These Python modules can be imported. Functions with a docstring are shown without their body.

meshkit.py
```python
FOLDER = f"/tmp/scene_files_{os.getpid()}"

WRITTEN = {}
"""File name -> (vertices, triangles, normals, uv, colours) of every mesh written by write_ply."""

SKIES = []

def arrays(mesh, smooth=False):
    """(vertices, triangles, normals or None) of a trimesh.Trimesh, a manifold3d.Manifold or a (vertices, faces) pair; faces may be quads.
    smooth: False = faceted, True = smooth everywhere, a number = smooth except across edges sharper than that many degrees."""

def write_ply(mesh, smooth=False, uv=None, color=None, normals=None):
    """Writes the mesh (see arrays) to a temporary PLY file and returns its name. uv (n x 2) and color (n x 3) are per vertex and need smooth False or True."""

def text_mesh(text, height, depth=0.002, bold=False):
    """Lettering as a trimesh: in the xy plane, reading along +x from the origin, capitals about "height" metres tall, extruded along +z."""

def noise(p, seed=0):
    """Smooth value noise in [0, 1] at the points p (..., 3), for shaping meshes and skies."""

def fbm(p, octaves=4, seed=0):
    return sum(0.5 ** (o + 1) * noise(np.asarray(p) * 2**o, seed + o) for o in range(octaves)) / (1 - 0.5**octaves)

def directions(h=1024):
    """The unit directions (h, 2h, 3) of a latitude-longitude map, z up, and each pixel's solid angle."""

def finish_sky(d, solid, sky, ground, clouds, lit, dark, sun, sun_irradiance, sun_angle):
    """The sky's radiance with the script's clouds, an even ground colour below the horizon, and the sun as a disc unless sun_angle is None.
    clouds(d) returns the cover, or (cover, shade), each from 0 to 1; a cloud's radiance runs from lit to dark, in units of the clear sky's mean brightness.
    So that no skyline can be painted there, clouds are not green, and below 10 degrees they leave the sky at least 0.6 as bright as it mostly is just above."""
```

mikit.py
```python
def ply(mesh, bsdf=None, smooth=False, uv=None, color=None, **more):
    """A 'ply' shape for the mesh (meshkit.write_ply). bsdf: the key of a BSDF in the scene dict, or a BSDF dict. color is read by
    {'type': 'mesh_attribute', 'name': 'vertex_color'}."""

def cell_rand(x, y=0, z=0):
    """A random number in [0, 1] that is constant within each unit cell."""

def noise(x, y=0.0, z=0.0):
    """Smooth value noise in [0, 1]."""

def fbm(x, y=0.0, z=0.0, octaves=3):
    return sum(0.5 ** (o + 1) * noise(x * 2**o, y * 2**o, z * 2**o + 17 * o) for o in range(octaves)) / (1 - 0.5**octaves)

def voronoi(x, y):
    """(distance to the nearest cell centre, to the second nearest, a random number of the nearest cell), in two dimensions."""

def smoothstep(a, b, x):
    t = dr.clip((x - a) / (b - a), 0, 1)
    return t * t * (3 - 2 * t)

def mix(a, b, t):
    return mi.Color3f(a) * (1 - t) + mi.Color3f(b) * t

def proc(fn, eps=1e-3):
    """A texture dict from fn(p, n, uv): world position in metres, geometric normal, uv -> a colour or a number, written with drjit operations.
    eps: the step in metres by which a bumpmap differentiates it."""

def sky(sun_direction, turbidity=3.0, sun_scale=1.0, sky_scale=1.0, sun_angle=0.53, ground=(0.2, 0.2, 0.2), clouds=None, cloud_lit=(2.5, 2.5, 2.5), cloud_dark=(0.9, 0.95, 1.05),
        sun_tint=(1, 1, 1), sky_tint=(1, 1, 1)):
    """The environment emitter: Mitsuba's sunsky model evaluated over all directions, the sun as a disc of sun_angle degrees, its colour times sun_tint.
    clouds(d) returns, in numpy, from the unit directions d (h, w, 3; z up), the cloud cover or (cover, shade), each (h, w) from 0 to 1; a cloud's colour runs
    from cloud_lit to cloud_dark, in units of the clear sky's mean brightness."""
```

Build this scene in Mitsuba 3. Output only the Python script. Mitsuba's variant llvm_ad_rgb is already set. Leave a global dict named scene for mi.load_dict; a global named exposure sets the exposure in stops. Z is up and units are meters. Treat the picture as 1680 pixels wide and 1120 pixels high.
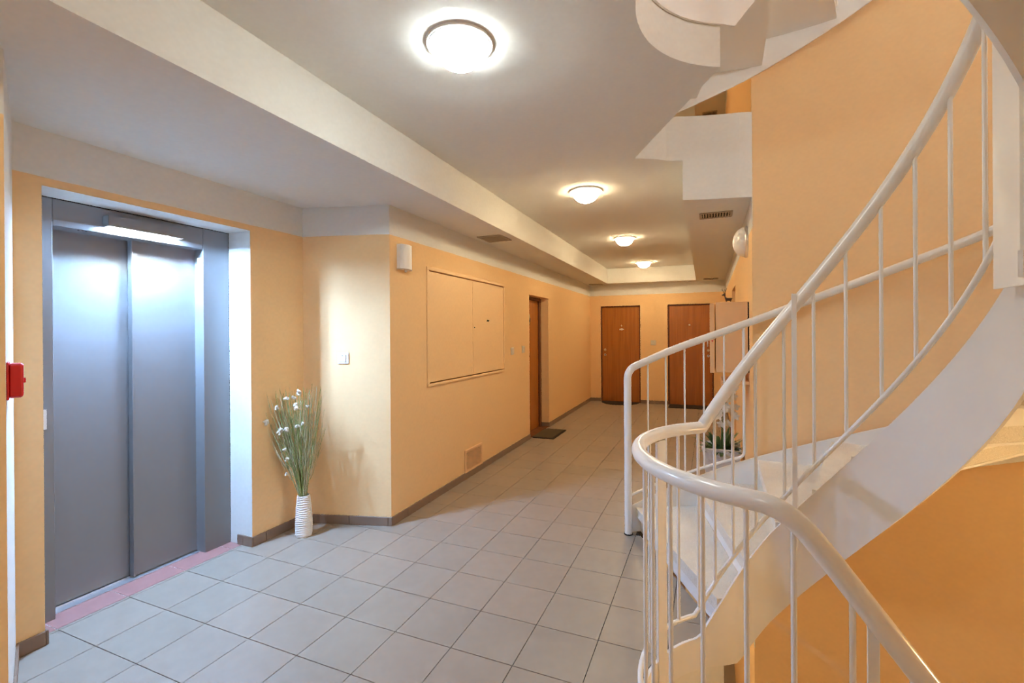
import math
import numpy as np
import trimesh
import mitsuba as mi
import drjit as dr
import mikit
import meshkit
from shapely.geometry import Polygon, box as sbox, MultiPolygon, LineString
from shapely.ops import unary_union
from trimesh.creation import extrude_polygon, icosphere

scene = {'type': 'scene'}
labels = {}
rng = np.random.default_rng(7)
T4 = mi.ScalarTransform4f

# ------------------------------------------------------------------ camera
F_PX, YAW, PITCH, ROLL, EYE, SHIFT = 770.46, 0.39777, -0.00146, -0.0068, 1.4347, -14.07
cy_, sy_, cp_, sp_ = math.cos(YAW), math.sin(YAW), math.cos(PITCH), math.sin(PITCH)
fwd = np.array([-sy_ * cp_, cy_ * cp_, sp_])
right0 = np.array([cy_, sy_, 0.0])
up0 = np.cross(right0, fwd)
upv = -math.sin(ROLL) * right0 + math.cos(ROLL) * up0
eye = np.array([0.0, 0.0, EYE])
scene['camera'] = {
    'type': 'perspective', 'fov_axis': 'x', 'fov': math.degrees(2 * math.atan(840 / F_PX)),
    'near_clip': 0.02, 'far_clip': 100.0,
    'principal_point_offset_x': 0.0, 'principal_point_offset_y': -SHIFT / 1120.0,
    'to_world': T4().look_at(origin=eye.tolist(), target=(eye + fwd).tolist(), up=upv.tolist()),
}
# ------------------------------------------------------------------ light
exposure = 1.9
LAMP = np.array([1.0, 0.77, 0.46]) * 24.0        # ceiling domes
NEAR = np.array([0.92, 1.0, 0.98]) * 16.0      # the two domes of the lobby
STAIR = np.array([0.95, 1.0, 1.02]) * 40.0
LIFT = np.array([0.55, 0.93, 1.60]) * 1150.0       # cold tubes over the lift door
# (the building is closed: no sky)

# ------------------------------------------------------------------ materials
H = 3.0                                           # storey height
PEACH, WHITE = (0.87, 0.597, 0.315), (0.75, 0.755, 0.72)


def rgb(c):
    return {'type': 'rgb', 'value': [float(x) for x in c]}


def principled(c, rough=0.5, spec=0.5, metal=0.0, **k):
    return {'type': 'twosided', 'b': {'type': 'principled', 'base_color': c if isinstance(c, dict) else rgb(c), 'roughness': rough,
                                      'specular': spec, 'metallic': metal, **k}}


def diffuse(c):
    return {'type': 'twosided', 'b': {'type': 'diffuse', 'reflectance': c if isinstance(c, dict) else rgb(c)}}


def roller(p):
    return 0.97 + 0.06 * (mikit.fbm(p.x * 60, p.y * 60, p.z * 60, 2) - 0.5)


def f_wall(p, n, uv):
    zz = p.z - dr.floor(p.z / H) * H
    inside = dr.select((p.x < -2.8505) & (p.y > 1.16) & (p.y < 2.24), mi.Float(1), mi.Float(0))      # the lift recess is plastered white
    return mikit.mix(PEACH, WHITE, dr.maximum(inside, mikit.smoothstep(2.168, 2.172, zz + 0.004 * (mikit.noise(p.x * 9, p.y * 9) - 0.5)))) * roller(p)


def f_peach(p, n, uv):
    return mi.Color3f(PEACH) * roller(p)


def f_white(p, n, uv):
    return mi.Color3f(WHITE) * roller(p)


def f_terrazzo(p, n, uv):
    d1, d2, r = mikit.voronoi(p.x * 270 + p.z * 230, p.y * 270 - p.z * 190)
    base = mikit.mix((0.58, 0.55, 0.49), (0.68, 0.65, 0.58), mikit.fbm(p.x * 12, p.y * 12, p.z * 12))
    chip = dr.select(r > 0.93, mi.Color3f(0.42, 0.39, 0.34), dr.select(r > 0.75, mi.Color3f(0.78, 0.75, 0.7), base))
    return mikit.mix(base, chip, mikit.smoothstep(0.42, 0.3, d1))


def wood(c0, c1):
    def f(p, n, uv):
        g = mikit.fbm(p.x * 45 + p.y * 45, p.z * 2.2, 3.0, 4)
        return mikit.mix(c0, c1, mikit.smoothstep(0.3, 0.7, g))
    return f


def tilefn(c):
    def f(p, n, uv):
        return mi.Color3f(c) * (0.96 + 0.08 * mikit.fbm(p.x * 25, p.y * 25, p.z * 25, 3)) * (0.985 + 0.03 * mikit.cell_rand(dr.floor(p.x * 900), dr.floor(p.y * 900)))
    return f


M = {
    'paint_wall': diffuse(mikit.proc(f_wall)),
    'paint_peach': principled(mikit.proc(f_peach), 0.5, 0.3),
    'paint_white': diffuse(mikit.proc(f_white)),
    'enamel': principled((0.78, 0.775, 0.75), 0.18, 0.5),
    'enamel_plate': principled((0.76, 0.755, 0.73), 0.35, 0.4),
    'terrazzo': principled(mikit.proc(f_terrazzo), 0.4, 0.4),
    'tile_a': principled(mikit.proc(tilefn((0.286, 0.238, 0.187))), 0.38, 0.45),
    'tile_b': principled(mikit.proc(tilefn((0.277, 0.235, 0.186))), 0.38, 0.45),
    'tile_c': principled(mikit.proc(tilefn((0.294, 0.242, 0.189))), 0.38, 0.45),
    'tile_red': principled(mikit.proc(tilefn((0.33, 0.16, 0.14))), 0.5, 0.4),
    'skirting': principled(mikit.proc(tilefn((0.215, 0.148, 0.105))), 0.4, 0.4),
    'grout': diffuse((0.055, 0.050, 0.045)),
    'lift_grey': principled((0.205, 0.208, 0.21), 0.42, 0.5, 0.2),
    'aluminium': principled((0.72, 0.73, 0.75), 0.3, 0.5, 0.8),
    'dark': diffuse((0.03, 0.028, 0.025)),
    'wood_door': principled(mikit.proc(wood((0.34, 0.108, 0.013), (0.39, 0.132, 0.018))), 0.35, 0.45),
    'wood_dark': principled(mikit.proc(wood((0.13, 0.045, 0.015), (0.17, 0.06, 0.02))), 0.4, 0.4),
    'brass': principled((0.65, 0.55, 0.36), 0.3, 0.5, 0.9),
    'plastic_white': principled((0.78, 0.78, 0.77), 0.35, 0.5),
    'plastic_beige': principled((0.66, 0.60, 0.50), 0.4, 0.4),
    'red': principled((0.55, 0.02, 0.02), 0.35, 0.5),
    'red_print': diffuse((0.65, 0.06, 0.06)),
    'ceramic': principled((0.78, 0.76, 0.73), 0.45, 0.4),
    'mat_dark': diffuse((0.055, 0.042, 0.032)),
    'mat_brown': diffuse((0.11, 0.085, 0.05)),
    'stem_green': principled((0.24, 0.29, 0.10), 0.6, 0.2),
    'stem_pale': principled((0.52, 0.49, 0.31), 0.6, 0.2),
    'stem_olive': principled((0.29, 0.27, 0.13), 0.6, 0.2),
    'petal': principled((0.66, 0.63, 0.53), 0.6, 0.2),
    'leaf_dark': principled((0.045, 0.10, 0.035), 0.4, 0.4),
    'leaf_mid': principled((0.07, 0.14, 0.05), 0.4, 0.4),
    'soil': diffuse((0.02, 0.016, 0.012)),
    'vent_grey': principled((0.36, 0.31, 0.24), 0.5, 0.3),
    'rattan': principled((0.62, 0.60, 0.58), 0.5, 0.3),
    'dark_brown': principled((0.045, 0.02, 0.012), 0.4, 0.4),
    'cabinet_peach': principled((0.80, 0.52, 0.28), 0.4, 0.4),
    'glass_lamp': principled((0.8, 0.8, 0.78), 0.25, 0.5),
}
for k_, v_ in M.items():
    scene[k_] = v_


# ------------------------------------------------------------------ helpers
def numbered(key):
    if key not in scene and key not in labels and not any(k.startswith(key + '__') for k in scene):
        return key
    i = 1
    while True:
        k = f'{key}_{i:03d}'
        if k not in scene and k not in labels and not any(q.startswith(k + '__') for q in scene):
            return k
        i += 1


_counters = {}


def part(parent, name, mesh, mat, smooth=False, label=None, kind=None, **more):
    base = f'{parent}__{name}'
    n = _counters.get(base, 0)
    _counters[base] = n + 1
    key = base if n == 0 else f'{base}_{n:03d}'
    scene[key] = mesh if isinstance(mesh, dict) else mikit.ply(mesh, mat, smooth, **more)
    if label or kind:
        labels[key] = {}
        if label:
            labels[key]['label'] = label
        if kind:
            labels[key]['kind'] = kind
    return key


def thing(name, label, cat, group=None):
    key = numbered(name)
    labels[key] = {'label': label, 'category': cat}
    if group:
        labels[key]['group'] = group
    return key


def struct(name, label, cat=None):
    labels[name] = {'label': label, 'kind': 'structure'}
    if cat:
        labels[name]['category'] = cat
    return name


def whole(key, mesh, mat, smooth=False, **k):
    scene[key] = mikit.ply(mesh, mat, smooth, **k)
    return key


def cat_(*ms):
    return trimesh.util.concatenate([m for m in ms])


def box(x0, x1, y0, y1, z0, z1, ch=0.0):
    if ch <= 0:
        m = trimesh.creation.box((x1 - x0, y1 - y0, z1 - z0))
        m.apply_translation(((x0 + x1) / 2, (y0 + y1) / 2, (z0 + z1) / 2))
        return m
    c = np.array([(x0 + x1) / 2, (y0 + y1) / 2, (z0 + z1) / 2])
    h = np.array([x1 - x0, y1 - y0, z1 - z0]) / 2
    pts = []
    for s in np.ndindex(2, 2, 2):
        sg = np.array(s) * 2 - 1
        for a in range(3):
            q = h - ch
            q[a] = h[a]
            pts.append(c + sg * q)
    return trimesh.PointCloud(np.array(pts)).convex_hull


def frame_box(o, ax, ay, az, x0, x1, y0, y1, z0, z1, ch=0.0):
    m = box(x0, x1, y0, y1, z0, z1, ch)
    R = np.stack([ax, ay, az], 1)
    m.vertices = m.vertices @ R.T + np.asarray(o)
    if np.linalg.det(R) < 0:
        m.invert()
    return m


def place(m, o, ax, ay, az):
    m = m.copy()
    R = np.stack([ax, ay, az], 1)
    m.vertices = m.vertices @ R.T + np.asarray(o)
    if np.linalg.det(R) < 0:
        m.invert()
    return m


def extrude(poly, z0, z1):
    ps = getattr(poly, 'geoms', [poly])
    out = []
    for g in ps:
        if g.area < 1e-6 or g.geom_type != 'Polygon':
            continue
        m = extrude_polygon(g, z1 - z0, engine='earcut')
        m.apply_translation((0, 0, z0))
        out.append(m)
    return cat_(*out)


def lathe(profile, n=48, closed=False):
    pr = np.asarray(profile, float)
    k = len(pr)
    a = np.linspace(0, 2 * np.pi, n, endpoint=False)
    v = np.stack([np.outer(np.cos(a), pr[:, 0]), np.outer(np.sin(a), pr[:, 0]), np.tile(pr[:, 1], (n, 1))], -1).reshape(-1, 3)
    f = []
    for i in range(n):
        j = (i + 1) % n
        for q in range(k - 1):
            f.append([i * k + q, j * k + q, j * k + q + 1])
            f.append([i * k + q, j * k + q + 1, i * k + q + 1])
    m = trimesh.Trimesh(v, f, process=False)
    m.merge_vertices()
    m.update_faces(m.nondegenerate_faces())
    trimesh.repair.fix_normals(m)
    return m


def tube(path, r, n=12, caps=True):
    P = np.asarray(path, float)
    k = len(P)
    rr = np.broadcast_to(np.asarray(r, float), (k,))
    seg = P[1:] - P[:-1]
    seg /= np.linalg.norm(seg, axis=1, keepdims=True)
    tan = np.vstack([seg[:1], seg[:-1] + seg[1:], seg[-1:]])
    tan /= np.linalg.norm(tan, axis=1, keepdims=True)
    d = seg[0]
    u = np.cross(d, [0, 0, 1.0]) if abs(d[2]) < 0.9 else np.cross(d, [1.0, 0, 0])
    u /= np.linalg.norm(u)
    rings = []
    a = np.linspace(0, 2 * np.pi, n, endpoint=False)
    for i in range(k):
        s = seg[max(i - 1, 0)]
        u = u - s * (u @ s)
        u /= np.linalg.norm(u)
        w = np.cross(s, u)
        ring = np.outer(np.cos(a), u) + np.outer(np.sin(a), w)
        ring *= rr[i]
        if 0 < i < k - 1:                       # mitre: slide along the incoming segment on to the bisecting plane
            t = tan[i]
            ring = ring - np.outer((ring @ t) / (s @ t), s)
        rings.append(P[i] + ring)
    v = np.vstack(rings)
    f = []
    for i in range(k - 1):
        for j in range(n):
            j2 = (j + 1) % n
            f += [[i * n + j, i * n + j2, (i + 1) * n + j2], [i * n + j, (i + 1) * n + j2, (i + 1) * n + j]]
    if caps:
        c0, c1 = len(v), len(v) + 1
        v = np.vstack([v, P[0], P[-1]])
        for j in range(n):
            j2 = (j + 1) % n
            f += [[c0, j2, j], [c1, (k - 1) * n + j, (k - 1) * n + j2]]
    m = trimesh.Trimesh(v, f, process=False)
    if m.is_watertight and m.volume < 0:
        m.invert()
    return m


def fillet(path, rad, n=6):
    """Rounds the corners of a polyline (list of points; rad: one number)."""
    P = [np.asarray(p, float) for p in path]
    out = [P[0]]
    for a, b, c in zip(P[:-2], P[1:-1], P[2:]):
        d0, d1 = a - b, c - b
        l0, l1 = np.linalg.norm(d0), np.linalg.norm(d1)
        q = min(rad, 0.45 * l0, 0.45 * l1)
        s, e = b + d0 / l0 * q, b + d1 / l1 * q
        for t in np.linspace(0, 1, n):
            out.append((1 - t) ** 2 * s + 2 * t * (1 - t) * b + t * t * e)
    out.append(P[-1])
    return np.array(out)


def wall_mesh(p0, p1, z0, z1, thick, holes=(), side=1):
    """A wall whose room face runs p0 -> p1; it is built outward (to the left of p0 -> p1 for side = 1)."""
    p0, p1 = np.array(p0, float), np.array(p1, float)
    t = p1 - p0
    L = np.linalg.norm(t)
    t /= L
    n = np.array([-t[1], t[0]]) * side
    poly = sbox(0, z0, L, z1)
    for h in holes:
        poly = poly.difference(sbox(h[0], h[2], h[1], h[3]))
    m = extrude(poly, 0, thick)
    return place(m, (p0[0], p0[1], 0), (t[0], t[1], 0), (0, 0, 1), (n[0], n[1], 0))


class WallFrame:
    """Local frame of a wall: s along it, z up, d into the room."""
    def __init__(self, p0, p1, side=1):
        self.p0 = np.array([*p0, 0.0])
        t = np.array(p1, float) - np.array(p0, float)
        self.L = np.linalg.norm(t)
        t /= self.L
        self.t = np.array([t[0], t[1], 0.0])
        self.n = np.array([t[1], -t[0], 0.0]) * side
        self.up = np.array([0, 0, 1.0])

    def at(self, s, z, d=0.0):
        return self.p0 + self.t * s + self.n * d + self.up * z

    def box(self, s0, s1, z0, z1, d0, d1, ch=0.0):
        return frame_box(self.p0, self.t, self.up, self.n, s0, s1, z0, z1, d0, d1, ch)

    def put(self, m, s, z, d=0.0):
        return place(m, self.at(s, z, d), self.t, self.up, self.n)


# ------------------------------------------------------------------ plan
C = np.array([0.3017, 1.9167])                     # axis of the stair
R_HOLE, R_RAIL, R_STR, R_WALL = 0.556, 0.558, 0.602, 1.84
FIRST, STEP, NSTEP = 119.6, 13.9, 17
RISE = H / NSTEP
ARRIVE = FIRST - 16 * STEP                         # about -103 degrees
R_LINER = 0.568
LEFT0, LEFT1 = (-2.19, 2.87), (-2.285, 9.65)
LIFT0, LIFT1 = (-2.85, 1.065), (-2.85, 2.68)
NEAR1 = (-2.163, 0.789)
BACK = -1.7


def pol(r, deg, z=None):
    a = math.radians(deg)
    q = (C[0] + r * math.cos(a), C[1] + r * math.sin(a))
    return q if z is None else (q[0], q[1], z)


def r_out(deg):
    return float(np.interp(deg, [92, 120], [1.76, 1.685]))


hole = Polygon([pol(R_LINER, t) for t in np.linspace(116.2, 360 + ARRIVE, 60)] + [pol(1.835 if t < -58 else 2.0, t) for t in np.linspace(ARRIVE, 88, 90)]
               + [(0.285, 3.757)] + [pol(r_out(t) + 0.06 - 0.03 * (t > 110), t) for t in np.linspace(93, 117.2, 10)])
hole = hole.buffer(0)
shaft_arc = [pol(R_WALL, t) for t in np.linspace(90.5, -60, 72)]
room = Polygon([NEAR1, LIFT0, LIFT1, LEFT0, LEFT1, (0.28, 9.65), (0.285, 3.757)] + shaft_arc + [(shaft_arc[-1][0], BACK), (-2.163, BACK)]).buffer(0)
tray = Polygon([(-1.715, -0.2), (-1.735, 1.2), (-1.86, 9.33), (-0.222, 9.42), (-0.172, 3.60), (-0.172, 3.2), (2.2, 3.2), (2.2, BACK), (-1.7, BACK)])
slab_plan = room.buffer(0.02, join_style=2).difference(hole)

# ------------------------------------------------------------------ floor and ceilings
struct('floor', 'grey square ceramic tiled floor of the lift lobby and corridor', 'floor')
opening = sbox(-3.2, 1.165, -2.84, 2.238)
floor_plan = unary_union([room.difference(hole), opening])
whole('floor', extrude(floor_plan.difference(sbox(-3.3, 1.0, -3.11, 2.4)), -0.05, -0.0035), 'grout')
TILE, GX, GY = 0.305, -2.9247, 2.7730
plain = room.difference(hole).buffer(-0.002)
entry = sbox(-2.945, 1.166, -2.84, 2.237)
tile_area = unary_union([plain, entry])
far_polys = []
n_tile = 0
for c in range(-1, 15):
    for r in range(-26, 16):
        x0, y1 = GX + c * TILE, GY - r * TILE
        cell = sbox(x0 + 0.0017, y1 - TILE + 0.0017, x0 + TILE - 0.0017, y1 - 0.0017).intersection(tile_area)
        if cell.area < 4e-4:
            continue
        cell = max(cell.geoms, key=lambda g: g.area) if hasattr(cell, 'geoms') else cell
        if cell.geom_type != 'Polygon':
            continue
        cx, cyy = cell.centroid.x, cell.centroid.y
        dep = np.array([cx, cyy]) @ fwd[:2]
        lat = np.array([cx, cyy]) @ right0[:2]
        seen = dep > 0.8 and abs(lat / dep) < 1.35
        if cyy > 7.0 or not seen:
            far_polys.append(cell)
            continue
        part('floor', 'tile', extrude(cell, -0.0035, 0.0), ('tile_a', 'tile_b', 'tile_c')[(c * 7 + r * 5 + (c * r) % 3) % 3])
        n_tile += 1
part('floor', 'outlying_tiles', extrude(unary_union(far_polys), -0.0035, 0.0), 'tile_a', kind='stuff')
for r in range(1, 6):
    y1 = GY - r * TILE
    cell = sbox(-3.108, y1 - TILE + 0.002, -2.949, y1 - 0.002).intersection(sbox(-3.11, 1.17, -2.9, 2.235))
    if cell.area > 1e-4:
        part('floor', 'threshold_tile', extrude(cell, -0.0035, 0.0), 'tile_red', label='dusty red tile along the lift threshold')
part('floor', 'threshold_bed', box(-3.11, -2.94, 1.166, 2.237, -0.05, -0.002), 'plastic_white')

struct('ceiling', 'off-white ceiling with a long recessed tray over the corridor', 'ceiling')
slab_m = extrude(slab_plan, 2.675, 2.995)
soffit_plan = room.buffer(0.02, join_style=2).difference(hole).difference(tray)
whole('ceiling', slab_m, 'paint_white')
part('ceiling', 'soffit', extrude(soffit_plan, 2.388, 2.675), 'paint_white')
# storey above and storey below, seen through the stair eye
struct('floor_001', 'floor of the storey below the lobby seen through the stair eye', 'floor')
whole('floor_001', extrude(room.buffer(0.02), -3.15, -3.0), 'tile_a')
struct('ceiling_001', 'ceiling of the storey above seen past the stair edge', 'ceiling')
whole('ceiling_001', extrude(room.buffer(0.02, join_style=2), 5.675, 5.9), 'paint_white')
part('ceiling_001', 'soffit', extrude(soffit_plan, 5.388, 5.675), 'paint_white')
struct('ceiling_002', 'underside of the lobby floor around the stair eye', 'ceiling')
whole('ceiling_002', extrude(slab_plan, -0.325, -0.05), 'paint_white')
part('ceiling_002', 'soffit', extrude(soffit_plan, -0.612, -0.325), 'paint_white')

# ------------------------------------------------------------------ walls
Z0, Z1 = -3.05, 5.7
struct('wall_left', 'peach corridor wall with the built-in cupboard and a recessed door', 'wall')
LW = WallFrame(LEFT0, LEFT1)
D_S0, D_S1, D_Z = 3.046, 3.895, 1.94
whole('wall_left', wall_mesh(LEFT0, LEFT1, Z0, Z1, 0.30, [(D_S0, D_S1, 0.0, D_Z), (0.535, 2.16, 1.0, 1.968), (1.20, 1.51, 0.078, 0.275)]), 'paint_wall')
struct('wall_end', 'peach end wall of the corridor with two wooden doors', 'wall')
EW = WallFrame(LEFT1, (0.28, 9.65))
E1, E2 = (0.214, 1.012), (1.533, 2.36)
whole('wall_end', wall_mesh(LEFT1, (0.28, 9.65), Z0, Z1, 0.2, [(E1[0], E1[1], 0, 1.955), (E2[0], E2[1], 0, 1.955)]), 'paint_wall')
struct('wall_right', 'peach right corridor wall with the half globe lamp', 'wall')
RW = WallFrame((0.28, 9.65), (0.285, 3.757))
whole('wall_right', wall_mesh((0.28, 9.65), (0.285, 3.757), Z0, Z1, 0.16, [(2.72, 3.58, 0, 1.965)]), 'paint_wall')
struct('wall_lift', 'peach wall around the lift opening', 'wall')
VW = WallFrame(LIFT0, LIFT1)
whole('wall_lift', wall_mesh(LIFT0, LIFT1, Z0, Z1, 0.21, [(0.10, 1.172, -0.06, 2.131)]), 'paint_wall')
struct('wall_niche', 'narrow slanted wall beside the lift with a light switch', 'wall')
SW = WallFrame(LIFT1, LEFT0)
whole('wall_niche', wall_mesh(LIFT1, LEFT0, Z0, Z1, 0.2), 'paint_wall')
struct('wall_near', 'slanted wall strip with the red alarm box left of the lift', 'wall')
NW = WallFrame(NEAR1, LIFT0)
whole('wall_near', wall_mesh(NEAR1, LIFT0, Z0, Z1, 0.15), 'paint_white')
struct('wall_side', 'peach wall edge at the far left of the picture', 'wall')
whole('wall_side', wall_mesh((-2.163, BACK), NEAR1, Z0, Z1, 0.15), 'paint_wall')
struct('wall_back', 'peach wall behind the viewer', 'wall')
whole('wall_back', wall_mesh((shaft_arc[-1][0], BACK), (-2.163, BACK), Z0, Z1, 0.15), 'paint_wall')
struct('wall_shaft', 'curved orange wall around the spiral stair', 'wall')
ring = Polygon([pol(R_WALL, t) for t in np.linspace(90.4, -60, 90)] + [pol(R_WALL + 0.12, t) for t in np.linspace(-60, 90.4, 90)])
sx, sy = shaft_arc[-1]
ring2 = unary_union([ring, sbox(sx, BACK, sx + 0.1, sy + 0.05)])
whole('wall_shaft', extrude(ring2, Z0, Z1), 'paint_peach', 20)
struct('wall_lift_back', 'dark shaft wall behind the lift doors', 'wall')
whole('wall_lift_back', box(-3.42, -3.36, 0.9, 2.5, -0.1, 2.4), 'dark')


# skirting tiles
def skirting(name, label, W, s0, s1, off=0.0, h=0.066, d0=0.0, wrap=()):
    struct(name, label, 'baseboard')
    s = s0 + (off if off else 0.0)
    edges = [s0] + list(np.arange(s0 + off if off else s0 + TILE, s1 - 0.01, TILE)) + [s1]
    for a, b in zip(edges[:-1], edges[1:]):
        if b - a > 0.01:
            part(name, 'tile', W.box(a + 0.001, b - 0.001, 0.0, h, d0, d0 + 0.010, 0.002), 'skirting')


skirting('baseboard_left', 'brown tile skirting along the left corridor wall', LW, 0.0, D_S0, 0.2)
edges_ = np.arange(D_S1, LW.L, TILE)
for a_ in edges_:
    part('baseboard_left', 'tile', LW.box(a_ + 0.001, min(a_ + TILE, LW.L) - 0.001, 0, 0.066, 0, 0.010, 0.002), 'skirting')
part('baseboard_left', 'tile', LW.box(D_S1 - 0.010, D_S1, 0, 0.066, -0.12, 0.010, 0.002), 'skirting')
skirting('baseboard_niche', 'brown tile skirting on the slanted wall behind the vase', SW, 0.0, SW.L + 0.008, 0.36)
skirting('baseboard_lift', 'brown tile skirting right of the lift', VW, 1.172, VW.L, 0.1)
part('baseboard_lift', 'tile', frame_box((0, 0, 0), (1, 0, 0), (0, 1, 0), (0, 0, 1), -2.985, -2.93, 2.226, 2.237, 0.0, 0.066, 0.002), 'skirting')
part('baseboard_lift', 'tile', frame_box((0, 0, 0), (1, 0, 0), (0, 1, 0), (0, 0, 1), -2.929, -2.840, 2.226, 2.237, 0.0, 0.066, 0.002), 'skirting')
skirting('baseboard_near', 'brown tile skirting piece left of the lift', VW, -0.0, 0.10, 0.0)
part('baseboard_near', 'tile', frame_box((0, 0, 0), (1, 0, 0), (0, 1, 0), (0, 0, 1), -2.90, -2.84, 1.165, 1.175, 0.0, 0.066, 0.002), 'skirting')
skirting('baseboard_strip', 'tile skirting below the red alarm box', NW, 0.0, NW.L - 0.01, 0.15)
skirting('baseboard_end', 'brown tile skirting of the end wall between the doors', EW, 0.0, E1[0], 0.0)
for a_, b_ in ((E1[1], E1[1] + 0.26), (E1[1] + 0.26, E2[0]), (E2[1], EW.L)):
    part('baseboard_end', 'tile', EW.box(a_ + 0.001, b_ - 0.001, 0, 0.066, 0, 0.010, 0.002), 'skirting')
skirting('baseboard_right', 'brown tile skirting along the right corridor wall', RW, 0.0, 2.72, 0.1)
for a_ in np.arange(3.58, RW.L, TILE):
    part('baseboard_right', 'tile', RW.box(a_ + 0.001, min(a_ + TILE, RW.L) - 0.001, 0, 0.066, 0, 0.010, 0.002), 'skirting')


# white steel edge around the stair eye
def ring_band(r0, r1, ts, ztop, zbot):
    """A closed curved strip: between radii r0 and r1 (numbers or functions), heights given per angle."""
    ts = np.asarray(ts, float)
    g = lambda f: np.array([f(t) if callable(f) else f for t in ts], float)
    a0, a1, zt, zb = g(r0), g(r1), g(ztop), g(zbot)
    cs, sn = np.cos(np.radians(ts)), np.sin(np.radians(ts))
    rows = [np.stack([C[0] + a * cs, C[1] + a * sn, z], 1) for a, z in ((a0, zb), (a1, zb), (a1, zt), (a0, zt))]
    k = len(ts)
    v = np.vstack(rows)
    f = []
    for q in range(4):
        q2 = (q + 1) % 4
        for i in range(k - 1):
            f += [[q * k + i, q * k + i + 1, q2 * k + i + 1], [q * k + i, q2 * k + i + 1, q2 * k + i]]
    for i in (0, k - 1):
        f += [[i, k + i, 2 * k + i], [i, 2 * k + i, 3 * k + i]]
    m = trimesh.Trimesh(v, f, process=False)
    trimesh.repair.fix_normals(m)
    return m


for q_, (nm_, zz_, lb_) in enumerate((('trim_1', 0.0, 'white steel edge plate around the stair eye in the lobby floor'),
                                      ('trim_2', H, 'white curved edge of the upper floor around the stair eye'))):
    struct(nm_, lb_, 'trim')
    whole(nm_, ring_band(R_HOLE - 0.010, R_HOLE + 0.002, np.linspace(141, 360 + ARRIVE, 70), zz_ + 0.012, zz_ - 0.132), 'enamel_plate', 40)
    part(nm_, 'slab_edge', ring_band(R_LINER - 0.008, R_LINER, np.linspace(116.2, 360 + ARRIVE, 70), zz_ - 0.004, zz_ - 0.326), 'paint_white', 40, label='white plastered slab edge')

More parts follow.
